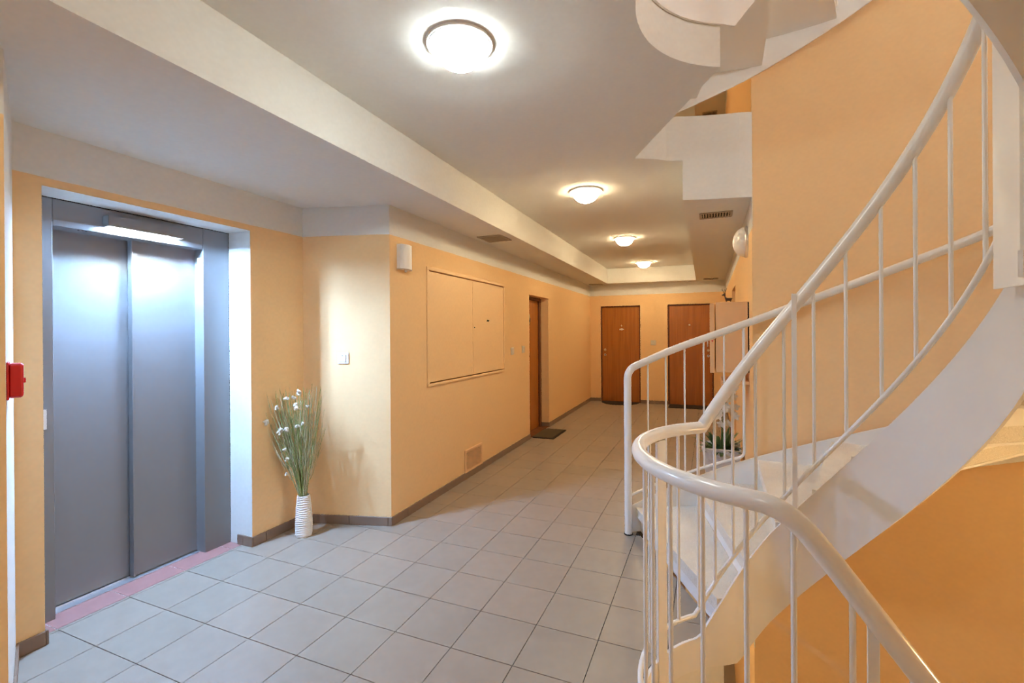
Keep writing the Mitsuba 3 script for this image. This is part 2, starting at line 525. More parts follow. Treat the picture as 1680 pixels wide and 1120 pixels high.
# ------------------------------------------------------------------ lift
lift = thing('elevator', 'grey steel two-panel sliding lift door in a plastered recess', 'elevator')
part(lift, 'frame_post', box(-3.20, -3.060, 1.167, 1.292, 0.0, 2.128, 0.002), 'lift_grey')
part(lift, 'frame_post', box(-3.20, -3.060, 2.058, 2.236, 0.0, 2.128, 0.002), 'lift_grey')
part(lift, 'header', box(-3.20, -3.061, 1.293, 2.057, 1.992, 2.128, 0.002), 'lift_grey')
part(lift, 'door_panel', box(-3.215, -3.185, 1.250, 1.715, 0.006, 2.06, 0.002), 'lift_grey')
d2 = part(lift, 'door_panel', cat_(box(-3.175, -3.145, 1.690, 2.10, 0.006, 2.06, 0.002), box(-3.175, -3.135, 1.684, 1.694, 0.006, 2.06, 0.001)), 'lift_grey')
part(lift, 'sill', cat_(box(-3.23, -3.132, 1.292, 2.058, -0.05, -0.001), box(-3.129, -3.111, 1.292, 2.058, -0.05, 0.002),
                        box(-3.183, -3.178, 1.292, 2.058, -0.05, 0.003)), 'aluminium')
stk = part(lift, 'warning_sign', box(-3.118, -3.068, 2.0565, 2.058, 1.822, 1.938), 'plastic_white', label='small white sign with a red prohibition ring and red text plates')
circ = lathe([(0.0155, -0.0003), (0.0190, -0.0003), (0.0190, 0.0003), (0.0155, 0.0003), (0.0155, -0.0003)], 32)
jamb = lambda m, x, z: place(m, (x, 2.0562, z), (-1, 0, 0), (0, 0, 1), (0, -1, 0))
part(stk, 'prohibition_ring', jamb(circ, -3.093, 1.908), 'red_print')
bar_ = box(-0.0015, 0.0015, -0.017, 0.017, -0.0003, 0.0003)
bar_.apply_transform(trimesh.transformations.rotation_matrix(math.radians(45), (0, 0, 1)))
part(stk, 'prohibition_bar', jamb(bar_, -3.093, 1.908), 'red_print')
for zc_ in (1.867, 1.840):
    tp_ = part(stk, 'text_plate', jamb(box(-0.021, 0.021, -0.010, 0.010, -0.0003, 0.0003), -3.093, zc_), 'red_print')
    for dz_ in (0.004, -0.004):
        part(stk, 'text_line', jamb(box(-0.016, 0.016, -0.0013, 0.0013, 0.0003, 0.0006), -3.093, zc_ + dz_), 'plastic_white')
part(lift, 'call_plate', box(-3.061, -3.056, 1.238, 1.262, 0.965, 1.065, 0.001), 'plastic_white', label='narrow white call button plate')
part(lift, 'header_screw', cat_(*[lathe([(0, -0.003), (0.004, -0.003), (0.004, 0), (0, 0)], 10).apply_translation((-3.075, y_, 1.992)) for y_ in (1.405, 1.423, 1.437)]), 'dark')

lamp = thing('lift_lamp', 'slim steel box lamp with two cold white tubes above the lift door', 'lamp')
part(lamp, 'housing', cat_(box(-3.061, -3.003, 1.505, 1.905, 2.078, 2.086), box(-3.009, -3.003, 1.505, 1.905, 2.028, 2.086),
                           box(-3.061, -3.055, 1.505, 1.905, 2.028, 2.086), box(-3.061, -3.003, 1.505, 1.511, 2.028, 2.086), box(-3.061, -3.003, 1.899, 1.905, 2.028, 2.086)), 'lift_grey')
for y_ in (1.565, 1.755):
    em = box(-3.045, -3.019, y_, y_ + 0.08, 2.030, 2.042)
    part(lamp, 'tube', mikit.ply(em, 'plastic_white', False, emitter={'type': 'area', 'radiance': rgb(LIFT)}), None, label='glowing cold white tube')


# ------------------------------------------------------------------ ceiling lights
def ceiling_light(x, y, zc, label, light=LAMP):
    k = thing('ceiling_light', label, 'ceiling light', 'dome ceiling lights')
    rim = lathe([(0.0, 0.0), (0.1425, 0.0), (0.1435, -0.008), (0.142, -0.012), (0.1395, -0.0125), (0.134, -0.008), (0.131, -0.011), (0.129, -0.0115), (0.121, -0.008), (0.0, -0.008)], 64)
    rim.apply_translation((x, y, zc))
    part(k, 'rim', rim, 'enamel', 35)
    pr_ = [(0.116 * math.cos(a), -0.012 - 0.097 * math.sin(a)) for a in np.linspace(0, math.pi / 2, 16)]
    pr_[-1] = (0.0, pr_[-1][1])
    dome = lathe([(0.0, -0.009), (0.1155, -0.009)] + pr_, 40)
    dome.apply_translation((x, y, zc))
    part(k, 'dome', mikit.ply(dome, 'plastic_white', 35, emitter={'type': 'area', 'radiance': rgb(light)}), None, label='glowing white glass dome')
    return k


names_ = ['glowing dome ceiling light nearest the viewer in front of the lift', 'glowing dome ceiling light second from the viewer in the corridor tray',
          'glowing dome ceiling light third from the viewer in the corridor tray', 'glowing dome ceiling light farthest away by the end wall']
LPOS = [(-0.98, 1.775), (-0.995, 4.07), (-1.03, 6.33), (-1.075, 8.68)]
for (x_, y_), l_ in zip(LPOS, names_):
    ceiling_light(x_, y_, 2.675, l_, NEAR if y_ < 3 else LAMP)
ceiling_light(-0.96, -0.52, 2.675, 'dome ceiling light behind the viewer', NEAR)
for (x_, y_), w_ in zip(LPOS[:3], ('before the lift', 'halfway along the corridor', 'deep in the corridor')):
    ceiling_light(x_, y_, 2.675 + H, f'dome ceiling light of the storey above {w_}')
    ceiling_light(x_, y_, 2.675 - H, f'dome ceiling light of the storey below {w_}')

# ------------------------------------------------------------------ staircase
A_SL = RISE / STEP


def r_in(t):                      # the string swings in to meet the edge of the landing
    return float(np.interp(t, [ARRIVE, ARRIVE + 16, 94, 116], [0.553, R_STR, R_STR, 0.553]))


def wedge(ti0, to0, ti1, to1, z0, z1, n=6):
    """A tread: inner end between angles ti0 and ti1, outer end between to0 and to1."""
    return extrude(Polygon([pol(r_in(t) + 0.006, t) for t in np.linspace(ti0, ti1, n)] + [pol(r_string(t), t) for t in np.linspace(to1, to0, n)]), z0, z1)


def r_string(t):
    return r_out(t) + 0.02


def flight(z0, nstep, label, full=True):
    k = thing('spiral_staircase', label, 'staircase')
    for i in range(nstep):
        tf = FIRST - STEP * i
        zt = z0 + RISE * (i + 1)
        ti, to = tf, tf - 2.0
        s = part(k, 'step', wedge(ti, to, ti - STEP - 3.5, to - STEP - 1.2, zt - 0.062, zt), 'terrazzo')
        part(s, 'support_plate', wedge(ti - 2.8, to - 0.9, ti - STEP - 3.7, to - STEP - 1.3, zt - 0.072, zt - 0.062), 'enamel_plate')
        a = np.array(pol(r_in(ti - 3.6) + 0.004, ti - 3.6)); b = np.array(pol(r_string(to - 1.2), to - 1.2))
        t = (b - a) / np.linalg.norm(b - a); n = np.array([-t[1], t[0]])
        ln = np.linalg.norm(b - a)
        part(s, 'riser', frame_box((a[0], a[1], 0), (t[0], t[1], 0), (n[0], n[1], 0), (0, 0, 1), 0, ln, -0.010, 0.0, zt - RISE + 0.003, zt - 0.063), 'enamel_plate')
    ta = np.linspace(141, FIRST - STEP * nstep - 2, 80)
    top = lambda t: z0 + max(0.012, min(max(0.0, (140.5 - t)) * 0.0155, 1.697 - 0.013 * t + 0.0003 * max(0, 70 - t)))
    bot = lambda t: z0 + max(-0.132, 1.285 - 0.013 * t)
    part(k, 'inner_string', ring_band(lambda t: r_in(t) - 0.006, lambda t: r_in(t) + 0.006, ta, top, bot), 'enamel_plate', 40, label='wide white curved steel string on the stair eye')
    tb = np.linspace(119.5, FIRST - STEP * nstep - 2, 80)
    otop = lambda t: z0 + 0.541 + 0.0125 * (90.6 - t)
    obot = lambda t: z0 + max(0.006, 0.218 + 0.0127 * (90.3 - t))
    part(k, 'outer_string', ring_band(lambda t: r_string(t), lambda t: r_string(t) + 0.010, tb, otop, obot), 'enamel_plate', 40, label='white steel string along the wall')
    return k


flight(0.0, NSTEP - 1, 'white spiral staircase with terrazzo steps winding up from the lobby floor')
flight(-H, NSTEP - 1, 'lower spiral stair flight winding up to the lobby from below')
flight(H, 9, 'underside of the upper spiral stair flight at the top of the picture')

# inner railing: up the lower flight, level round the eye, up the next flight
RR = 0.027
rail_h = 0.985


def z_rail(t):            # t runs from 262 + ... (lower flight, large) down to small (upper)
    up = 2.650 - 0.0131 * t
    low = 2.650 - 3.0 - 0.0131 * (t - 360)
    if t > 225:
        return min(rail_h, low)
    return max(rail_h, up)


ts_ = np.concatenate([np.arange(330, 264, -3.0), np.arange(262, 254, -1.0), np.arange(252, 127.5, -4.0), [127.0], np.arange(124, -75, -3.0)])
zs_ = np.array([z_rail(t) for t in ts_])
zs2 = zs_.copy()
for i_, t_ in enumerate(ts_):         # soft bend where the level part meets the lower flight
    if 250 < t_ < 270:
        zs2[i_] = np.mean([z_rail(t_ + q) for q in np.linspace(-7, 7, 29)])
path_ = np.array([pol(R_RAIL, t, z) for t, z in zip(ts_, zs2)])
rail = thing('stair_railing', 'white tubular railing around the stair eye with thin round balusters', 'railing')
part(rail, 'handrail', tube(path_, RR, 20), 'enamel', 40)


def z_brail(t):
    up = 1.822 - 0.013 * t
    low = 1.822 - 3.0 - 0.013 * (t - 360)
    if t > 225:
        return min(0.125, low)
    return max(0.115, up)


tb1 = np.arange(141, -72, -3.0)
part(rail, 'bottom_rail', tube([pol(R_RAIL, t, z_brail(t)) for t in np.concatenate([[152, 148, 144], tb1])], 0.0105, 12), 'enamel', 40)
part(rail, 'bottom_rail', tube([pol(R_RAIL, t, z_brail(t)) for t in np.arange(330, 168, -3.0)], 0.0105, 12), 'enamel', 40)
bal_t = [129.3, 120.4, 111.4, 100.8, 88.6, 76.7, 64.5, 51.6, 39.3, 26.5, 13.1, -11, -23.5, -36, -48.5, -61, 141.5, 165, 203, 210.5, 221.5, 234.6, 247.5, 258.8, 271.3, 284, 296.5, 309, 321.5]
for t_ in bal_t:
    part(rail, 'baluster', tube([pol(R_RAIL, t_, z_brail(t_)), pol(R_RAIL, t_, (z_rail(t_)))], 0.0072, 10), 'enamel', 40)


def flat_post(r, t, w, z0, z1, th=0.008, mat='enamel_plate'):
    c = np.array(pol(r, t)); a = math.radians(t)
    rad_ = np.array([math.cos(a), math.sin(a), 0]); tan_ = np.array([-math.sin(a), math.cos(a), 0])
    return frame_box((c[0], c[1], 0), tan_, rad_, (0, 0, 1), -w / 2, w / 2, -th / 2, th / 2, z0, z1, 0.0015)


part(rail, 'wide_post', flat_post(0.545, 156.5, 0.072, -0.32, 0.955, 0.012), 'enamel_plate', label='wide flat white post fixed to the floor edge')
pl_ = cat_(ring_band(0.541, 0.551, np.linspace(7.0, -8.4, 8), 2.66, 1.562), ring_band(0.541, 0.551, np.linspace(-8.4, -42, 14), 1.628, 1.562))
part(rail, 'wide_post', pl_, 'enamel_plate', 30, label='wide flat white post with a foot, at the right edge')
part(rail, 'fixing_bar', flat_post(0.532, 84.5, 0.020, 0.45, 1.60, 0.006), 'enamel_plate')
part(rail, 'fixing_bar', flat_post(0.532, 276.6, 0.026, -0.45, 0.77, 0.006), 'enamel_plate')

# outer railing by the foot of the stair and wall rail
orail = thing('stair_railing', 'white tubular outer railing rising from its newel post along the orange wall', 'railing')
om = np.array([(119.8, 1.150), (115.8, 1.218), (105.4, 1.336), (97.8, 1.418), (90.5, 1.503), (79.5, 1.637), (73.0, 1.714), (62.4, 1.836), (57.2, 1.895), (51.6, 1.958), (20, 2.345), (-20, 2.84)])


def z_orail(t):
    return float(np.interp(-t, -om[:, 0], om[:, 1]))


newel = pol(r_out(119.8), 119.8)
top_ = [(newel[0], newel[1], 0.0), (newel[0], newel[1], 1.165)] + [pol(r_out(t), t, z_orail(t)) for t in (112,)]
op = fillet(top_, 0.07, 8)
rest = [pol(r_out(t), t, 1.150 + (119.8 - t) * 0.01205 + 0.0000) for t in np.arange(110, -60, -2.0)]
rest = [pol(r_out(t), t, z_orail(t)) for t in np.arange(110, 52, -2.0)] + [pol(r_out(t), t, 1.958 + (51.6 - t) * 0.0125) for t in np.arange(50, -60, -3.0)]
part(orail, 'handrail', tube(np.vstack([op[:-1], rest]), 0.026, 18), 'enamel', 40)
part(orail, 'foot_flange', lathe([(0, 0.0), (0.0295, 0.0), (0.0295, 0.006), (0.027, 0.008), (0, 0.008)], 24).apply_translation((newel[0], newel[1], 0)), 'dark')


def z_ob(t):
    return 0.268 + (119.8 - t) * 0.0105


bpts = [pol(r_out(t), t, z_ob(t)) for t in np.arange(119.5, 93.5, -2.0)] + [pol(r_out(92.6), 92.6, z_ob(93.5) + 0.005), pol(r_out(92.6), 92.6, z_orail(92.6))]
part(orail, 'bottom_rail', tube(fillet(bpts[-3:], 0.05, 6) if False else np.vstack([bpts[:-2], fillet([bpts[-3], bpts[-2], bpts[-1]], 0.05, 7)[1:]]), 0.0095, 10), 'enamel', 40)
for t_ in (114.6, 110.2, 105.7, 101.3, 96.8):
    part(orail, 'baluster', tube([pol(r_out(t_), t_, z_ob(t_)), pol(r_out(t_), t_, z_orail(t_))], 0.0065, 10), 'enamel', 40)
# the same railing end one storey down, seen through the eye
lrail = thing('stair_railing', 'outer railing end of the storey below at the bottom edge', 'railing')
part(lrail, 'handrail', tube([pol(r_out(t), t, z_orail(t) - H) for t in np.arange(118, 30, -3.0)], 0.026, 14), 'enamel', 40)
part(lrail, 'bottom_rail', tube(np.array([(p[0], p[1], p[2] - H) for p in np.vstack([bpts[:-2], fillet([bpts[-3], bpts[-2], bpts[-1]], 0.05, 7)[1:]])]), 0.0095, 10), 'enamel', 40)


# round wall lamps that light the stair, one to each turn
def stair_lamp(t, z, label, light):
    k = thing('stair_lamp', label, 'wall lamp', 'lit round wall lamps of the stair')
    c = pol(R_WALL - 0.001, t, z)
    a = math.radians(t)
    n = np.array([-math.cos(a), -math.sin(a), 0]); tt = np.array([-math.sin(a), math.cos(a), 0])
    put = lambda m: place(m, c, tt, (0, 0, 1), n)
    part(k, 'back_plate', put(lathe([(0, 0), (0.125, 0), (0.125, 0.018), (0.118, 0.024), (0, 0.024)], 40)), 'aluminium', 35)
    q = [(0.117 * math.cos(b), 0.022 + 0.085 * math.sin(b)) for b in np.linspace(0, math.pi / 2, 14)]
    q[-1] = (0.0, q[-1][1])
    part(k, 'globe', mikit.ply(put(lathe([(0.0, 0.020), (0.117, 0.020)] + q, 32)), 'plastic_white', 35, emitter={'type': 'area', 'radiance': rgb(light)}), None)


stair_lamp(8, 3.45, 'lit half globe lamp on the stair wall above the flight', STAIR)
stair_lamp(8, 0.45, 'lit half globe lamp on the stair wall below the flight', LAMP * np.array([1.0, 0.9, 0.7]) * 0.95)

# ------------------------------------------------------------------ doors
def round_knob(W, k, s, z, d, r=0.022):
    m = lathe([(0, 0), (r * 1.15, 0), (r * 1.15, 0.006), (r * 0.5, 0.010), (r * 0.5, 0.030), (r * 0.95, 0.036), (r, 0.048), (r * 0.7, 0.058), (0, 0.060)], 24)
    part(k, 'door_knob', W.put(m, s, z, d), 'brass', 30, label='round metal door knob')


def lock_(W, k, s, z, d):
    kk = part(k, 'lock', W.put(lathe([(0, 0), (0.024, 0), (0.023, 0.006), (0, 0.007)], 24), s, z, d), 'aluminium', 30, label='round lock plate')
    part(kk, 'keyhole', W.put(lathe([(0, 0.0065), (0.011, 0.0065), (0.011, 0.0085), (0, 0.0085)], 14), s, z, d), 'dark')


for nm_, (a_, b_), lb_, ks_, plate_ in (('door_1', E1, 'honey wood flat door left on the end wall with a name plate', 0.297 - 0.214, True),
                                       ('door_2', E2, 'honey wood flat door right on the end wall beside the cupboard', 2.265 - 1.533, False)):
    struct(nm_, lb_, 'door')
    dd = -0.05
    fr = cat_(EW.box(a_, a_ + 0.025, 0, 1.955, -0.11, -0.035, 0.003), EW.box(b_ - 0.025, b_, 0, 1.955, -0.11, -0.035, 0.003), EW.box(a_, b_, 1.930, 1.955, -0.11, -0.035, 0.003))
    part(nm_, 'frame', fr, 'wood_dark')
    part(nm_, 'leaf', EW.box(a_ + 0.026, b_ - 0.026, 0.012, 1.929, -0.10, dd, 0.003), 'wood_door')
    part(nm_, 'threshold', EW.box(a_, b_, 0.0, 0.011, -0.12, 0.0, 0.003), 'wood_dark')
    s_ = a_ + ks_
    round_knob(EW, nm_, s_, 1.062, dd)
    lock_(EW, nm_, s_, 0.957, dd)
    sm = 0.634 if nm_ == 'door_1' else 1.932
    part(nm_, 'peephole', EW.put(lathe([(0, 0), (0.018, 0), (0.016, 0.008), (0, 0.009)], 20), sm, 1.552, dd), 'brass', 30, label='brass peephole')
    if plate_:
        part(nm_, 'name_plate', EW.put(lathe([(0, 0), (0.05, 0), (0.048, 0.004), (0, 0.005)], 28).apply_scale((1.0, 0.36, 1.0)), sm, 1.479, dd), 'plastic_beige', 30, label='small oval name plate')
for c_ in (EW.box(E1[0], E1[1], 0, 2.0, -0.22, -0.2), EW.box(E2[0], E2[1], 0, 2.0, -0.22, -0.2)):
    pass

struct('door_3', 'brown wooden door deep in the left corridor wall with a hanging ornament', 'door')
part('door_3', 'frame', cat_(LW.box(D_S0, D_S0 + 0.03, 0, D_Z, -0.19, -0.12, 0.003), LW.box(D_S1 - 0.075, D_S1, 0, D_Z, -0.19, -0.115, 0.003), LW.box(D_S0, D_S1, D_Z - 0.04, D_Z, -0.19, -0.115, 0.003)), 'wood_dark')
part('door_3', 'leaf', LW.box(D_S0 + 0.031, D_S1 - 0.076, 0.012, D_Z - 0.041, -0.185, -0.14, 0.003), 'wood_door')
part('door_3', 'threshold', LW.box(D_S0, D_S1, 0.0, 0.011, -0.19, 0.0, 0.003), 'wood_dark')

struct('door_4', 'peach painted door recess in the right wall behind the cupboard', 'door')
part('door_4', 'leaf', RW.box(2.73, 3.57, 0.0, 1.955, -0.16, -0.12, 0.003), 'wood_door')

# ornament on the left door
orn = thing('door_ornament', 'small pale hanging ornament on the recessed left door', 'ornament')
o_ = LW.at(3.30, 1.62, -0.13)
part(orn, 'hanger', tube([LW.at(3.30, 1.72, -0.138), LW.at(3.30, 1.66, -0.128)], 0.004, 8), 'dark')
for i_ in range(7):
    a_ = i_ / 7 * 2 * math.pi
    m_ = icosphere(subdivisions=2, radius=0.026).apply_scale((1, 1.5, 0.7))
    m_.apply_translation((0.045 * math.cos(a_), 0.055 * math.sin(a_), 0.02))
    part(orn, 'petal', LW.put(m_, 3.30, 1.61, -0.13), 'stem_pale' if i_ % 2 else 'dark_brown', True)

# ------------------------------------------------------------------ things on the left wall
cab = thing('electrical_cupboard', 'peach double-door meter cupboard set into the left corridor wall', 'cupboard')
fr_ = cat_(LW.box(0.500, 2.180, 1.968, 1.998, -0.01, 0.012, 0.003), LW.box(0.500, 2.180, 0.978, 1.000, -0.01, 0.014, 0.003),
           LW.box(0.500, 0.530, 0.999, 1.969, -0.01, 0.012, 0.003), LW.box(2.155, 2.180, 0.999, 1.969, -0.01, 0.012, 0.003))
part(cab, 'frame', fr_, 'paint_peach')
part(cab, 'door', LW.box(0.535, 1.356, 1.011, 1.958, -0.02, 0.004, 0.002), 'paint_peach')
dr2 = part(cab, 'door', LW.box(1.362, 2.150, 1.011, 1.958, -0.02, 0.004, 0.002), 'paint_peach')
part(dr2, 'label_plate', LW.box(1.690, 1.745, 1.553, 1.568, 0.004, 0.006), 'dark', label='tiny dark label strip')
part(dr2, 'keyhole', LW.put(lathe([(0, 0.004), (0.009, 0.004), (0.008, 0.007), (0, 0.007)], 14), 1.395, 1.486, 0), 'dark')
part(cab, 'back', LW.box(0.53, 2.165, 0.999, 1.97, -0.08, -0.06), 'dark')

wb = thing('wall_box', 'small white rounded plastic box high on the left wall corner', 'wall box')
bx_ = box(-0.072, 0.072, -0.093, 0.093, 0, 0.05)
prof = Polygon([(-0.075, 0), (0.075, 0), (0.075, 0.032), (0.05, 0.052), (0.0, 0.060), (-0.05, 0.052), (-0.075, 0.032)])
bm_ = extrude(prof, -0.093, 0.093)
bm_ = place(bm_, LW.at(0.165, 2.020, 0), LW.t, LW.n, LW.up)
part(wb, 'cover', bm_, 'plastic_white', 40)
part(wb, 'base', LW.box(0.085, 0.245, 1.921, 1.929, 0, 0.035, 0.002), 'plastic_beige')
part(wb, 'nipple', LW.put(lathe([(0, 0), (0.012, 0), (0.010, 0.012), (0, 0.014)], 14), 0.165, 1.915, 0.025), 'plastic_beige', 30)


def grille(k, put, w, h, n, slat_mat, frame_mat, vertical, th=0.012, back='dark', border=0.03):
    """A slatted vent grille in a local frame (x, y in its plane, z out of it)."""
    fr = cat_(box(-w / 2, w / 2, h / 2 - border, h / 2, 0, th, 0.002), box(-w / 2, w / 2, -h / 2, -h / 2 + border, 0, th, 0.002),
              box(-w / 2, -w / 2 + border, -h / 2 + border, h / 2 - border, 0, th, 0.002), box(w / 2 - border, w / 2, -h / 2 + border, h / 2 - border, 0, th, 0.002))
    part(k, 'frame', put(fr), frame_mat)
    part(k, 'backing', put(box(-w / 2 + border, w / 2 - border, -h / 2 + border, h / 2 - border, 0.0005, 0.002)), back)
    span = (w if vertical else h) - 2 * border
    for i in range(n):
        c = -span / 2 + span * (i + 0.5) / n
        b = span / n * 0.24
        if vertical:
            m = box(c - b, c + b, -h / 2 + border, h / 2 - border, 0.004, th - 0.001)
        else:
            m = box(-w / 2 + border, w / 2 - border, c - b, c + b, 0.004, th - 0.001)
        part(k, 'slat', put(m), slat_mat)


vent = thing('wall_vent', 'square slatted vent grille low on the left corridor wall above the skirting', 'vent')
grille(vent, lambda m: LW.put(m, 1.355, 0.173, 0.0), 0.385, 0.222, 14, 'cabinet_peach', 'cabinet_peach', False, border=0.022)


def ceil_vent(x, y, w, h, label, z=2.388, vertical=True, mat='vent_grey'):
    k = thing('ceiling_vent', label, 'vent', 'soffit vents')
    grille(k, lambda m: place(m, (x, y, z), (1, 0, 0), (0, -1, 0), (0, 0, -1)), w, h, 10, mat, mat, vertical, 0.010, border=0.02)


ceil_vent(-2.00, 4.32, 0.26, 0.30, 'dusty square ceiling vent above the electrical cupboard')
ceil_vent(0.055, 4.20, 0.25, 0.20, 'ceiling vent with dark slots right of the tray nearest the stair')
ceil_vent(0.03, 9.30, 0.25, 0.20, 'far ceiling vent right of the tray above the right door')
ceil_vent(-2.10, 9.38, 0.25, 0.20, 'far ceiling vent left of the tray near the end wall')
ceil_vent(0.055, 4.20, 0.25, 0.20, 'ceiling vent of the storey above seen through the gap', 2.388 + H)
ceil_vent(-2.10, 9.38, 0.25, 0.20, 'far left ceiling vent of the storey above', 2.388 + H)
ceil_vent(0.03, 9.30, 0.25, 0.20, 'far right ceiling vent of the storey above', 2.388 + H)


def switch(W, s, z, label, size=0.085, mat='plastic_white'):
    k = thing('light_switch', label, 'switch')
    h = size / 2
    part(k, 'frame', W.box(s - h, s + h, z - h, z + h, 0, 0.010, 0.002), mat)
    rk = part(k, 'rocker', W.put(cat_(box(-h * 0.66, h * 0.66, -h * 0.66, h * 0.66, 0.008, 0.0165, 0.003)), s - 0.003, z, 0.0), mat)
    part(rk, 'mark', W.box(s - 0.006, s + 0.003, z + h * 0.36, z + h * 0.46, 0.0160, 0.0172), 'lift_grey')


switch(SW, 0.322, 1.248, 'white square light switch on the slanted wall above the vase')
switch(LW, 2.42, 1.205, 'beige switch on the left wall nearer the electrical cupboard', 0.09, 'plastic_beige')
switch(LW, 2.80, 1.212, 'beige switch on the left wall right beside the recessed door', 0.09, 'plastic_beige')
switch(EW, 1.264, 1.208, 'white double switch on the end wall between the two doors', 0.10, 'plastic_beige')

alarm = thing('fire_alarm_box', 'red call point box on the wall edge left of the lift', 'alarm')
n_ = NW
part(alarm, 'body', n_.box(0.030, 0.140, 1.222, 1.338, 0.004, 0.040, 0.006), 'red')
part(alarm, 'back_plate', n_.box(0.022, 0.148, 1.216, 1.344, 0.0, 0.006, 0.002), 'red')
part(alarm, 'latch', n_.box(0.060, 0.075, 1.270, 1.288, 0.038, 0.046, 0.002), 'red')

# half globe wall lamp (off)
gl = thing('wall_globe', 'white half globe wall lamp, switched off, high on the right wall', 'wall lamp')
RWs = lambda y: 9.65 - y
g_y, g_z = 4.20, 2.145
part(gl, 'back_plate', RW.put(lathe([(0, 0), (0.125, 0), (0.125, 0.018), (0.118, 0.024), (0, 0.024)], 40), RWs(g_y), g_z, 0), 'aluminium', 35)
pr_ = [(0.117 * math.cos(a), 0.022 + 0.085 * math.sin(a)) for a in np.linspace(0, math.pi / 2, 14)]
pr_[-1] = (0.0, pr_[-1][1])
part(gl, 'globe', RW.put(lathe([(0.0, 0.020), (0.117, 0.020)] + pr_, 40), RWs(g_y), g_z, 0), 'glass_lamp', 35)

# cupboard on the right wall with deer and shelf
kb = thing('wall_cupboard', 'tall narrow peach cupboard hung on the right wall past the stair', 'cupboard')
part(kb, 'body', box(0.045, 0.284, 4.07, 4.55, 1.105, 1.662, 0.003), 'cabinet_peach')
kd = part(kb, 'door', box(0.004, 0.038, 4.06, 4.56, 1.10, 1.655, 0.003), 'cabinet_peach')
part(kb, 'side_trim', box(0.276, 0.2845, 4.062, 4.07, 1.11, 1.655), 'dark_brown')
ring_ = []
for a_ in np.linspace(0, 2 * math.pi, 25):
    ring_.append((0.0 - 0.012, 4.12 + 0.030 * math.sin(a_), 1.345 + 0.036 * math.cos(a_)))
part(kd, 'ring_handle', tube(ring_, 0.004, 8), 'plastic_beige', 40, label='pale ring handle')
part(kd, 'tag', icosphere(subdivisions=2, radius=0.006).apply_translation((0.022, 4.056, 1.355)), 'red', True, label='tiny red tag')

sh = thing('wall_shelf', 'peach shelf below the hung cupboard on the right wall', 'shelf')
part(sh, 'board', box(0.09, 0.2845, 4.05, 4.5, 1.015, 1.040, 0.003), 'cabinet_peach')
part(sh, 'front_rail', box(0.09, 0.110, 4.05, 4.5, 0.965, 1.015, 0.003), 'cabinet_peach')
orn2 = thing('ornament', 'white ornament lying on the shelf below the hung cupboard', 'ornament')
m_ = cat_(icosphere(subdivisions=2, radius=0.03).apply_scale((1.6, 1.3, 0.55)).apply_translation((0.21, 4.13, 1.057)), icosphere(subdivisions=2, radius=0.018).apply_scale((1.2, 1, 0.8)).apply_translation((0.16, 4.11, 1.054)))
part(orn2, 'body', m_, 'ceramic', True)

import manifold3d as m3d


def hull_chain(joints, bones):
    out = None
    for a, b in bones:
        pa, ra = joints[a]
        pb, rb = joints[b]
        s = m3d.Manifold.batch_hull([m3d.Manifold.sphere(ra, 14).translate(list(pa)), m3d.Manifold.sphere(rb, 14).translate(list(pb))])
        out = s if out is None else out + s
    me = out.to_mesh()
    return trimesh.Trimesh(me.vert_properties[:, :3], me.tri_verts, process=True)


deer = thing('deer_figurine', 'small dark deer figurine with pale antlers on top of the hung cupboard', 'figurine')
J = {'hip': ((0.026, 0, 0.034), 0.017), 'sh': ((-0.010, 0, 0.035), 0.015), 'nk': ((-0.026, 0, 0.066), 0.0048), 'hd': ((-0.032, 0, 0.088), 0.0125), 'mz': ((-0.049, 0, 0.083), 0.008),
     'f1': ((-0.012, 0.008, 0.004), 0.004), 'f2': ((-0.012, -0.008, 0.004), 0.004), 'h1': ((0.032, 0.008, 0.004), 0.004), 'h2': ((0.032, -0.008, 0.004), 0.004),
     'fk': ((-0.012, 0.008, 0.024), 0.007), 'fk2': ((-0.012, -0.008, 0.024), 0.007), 'hk': ((0.031, 0.008, 0.024), 0.008), 'hk2': ((0.031, -0.008, 0.024), 0.008), 'tl': ((0.047, 0, 0.044), 0.004),
     'e1': ((-0.024, 0.020, 0.098), 0.004), 'e2': ((-0.024, -0.020, 0.098), 0.004)}
dm_ = hull_chain(J, [('hip', 'sh'), ('sh', 'nk'), ('nk', 'hd'), ('hd', 'mz'), ('fk', 'f1'), ('fk2', 'f2'), ('hk', 'h1'), ('hk2', 'h2'), ('sh', 'fk'), ('sh', 'fk2'), ('hip', 'hk'), ('hip', 'hk2'), ('hip', 'tl'), ('hd', 'e1'), ('hd', 'e2')])
DO = (0.135, 4.12, 1.660)
DS = 0.72
part(deer, 'body', dm_.apply_scale(DS).apply_translation(DO), 'dark_brown', 30)
for s_ in (-1, 1):
    ant = cat_(tube([(-0.030, 0.003 * s_, 0.095), (-0.032 + 0.014 * s_, 0.012 * s_, 0.130), (-0.030 + 0.026 * s_, 0.018 * s_, 0.160)], 0.0028, 6),
               tube([(-0.032 + 0.014 * s_, 0.012 * s_, 0.130), (-0.048 + 0.014 * s_, 0.016 * s_, 0.145)], 0.0024, 6))
    part(deer, 'antler', ant.apply_scale(DS).apply_translation(DO), 'mat_brown', label='thin brown antler')

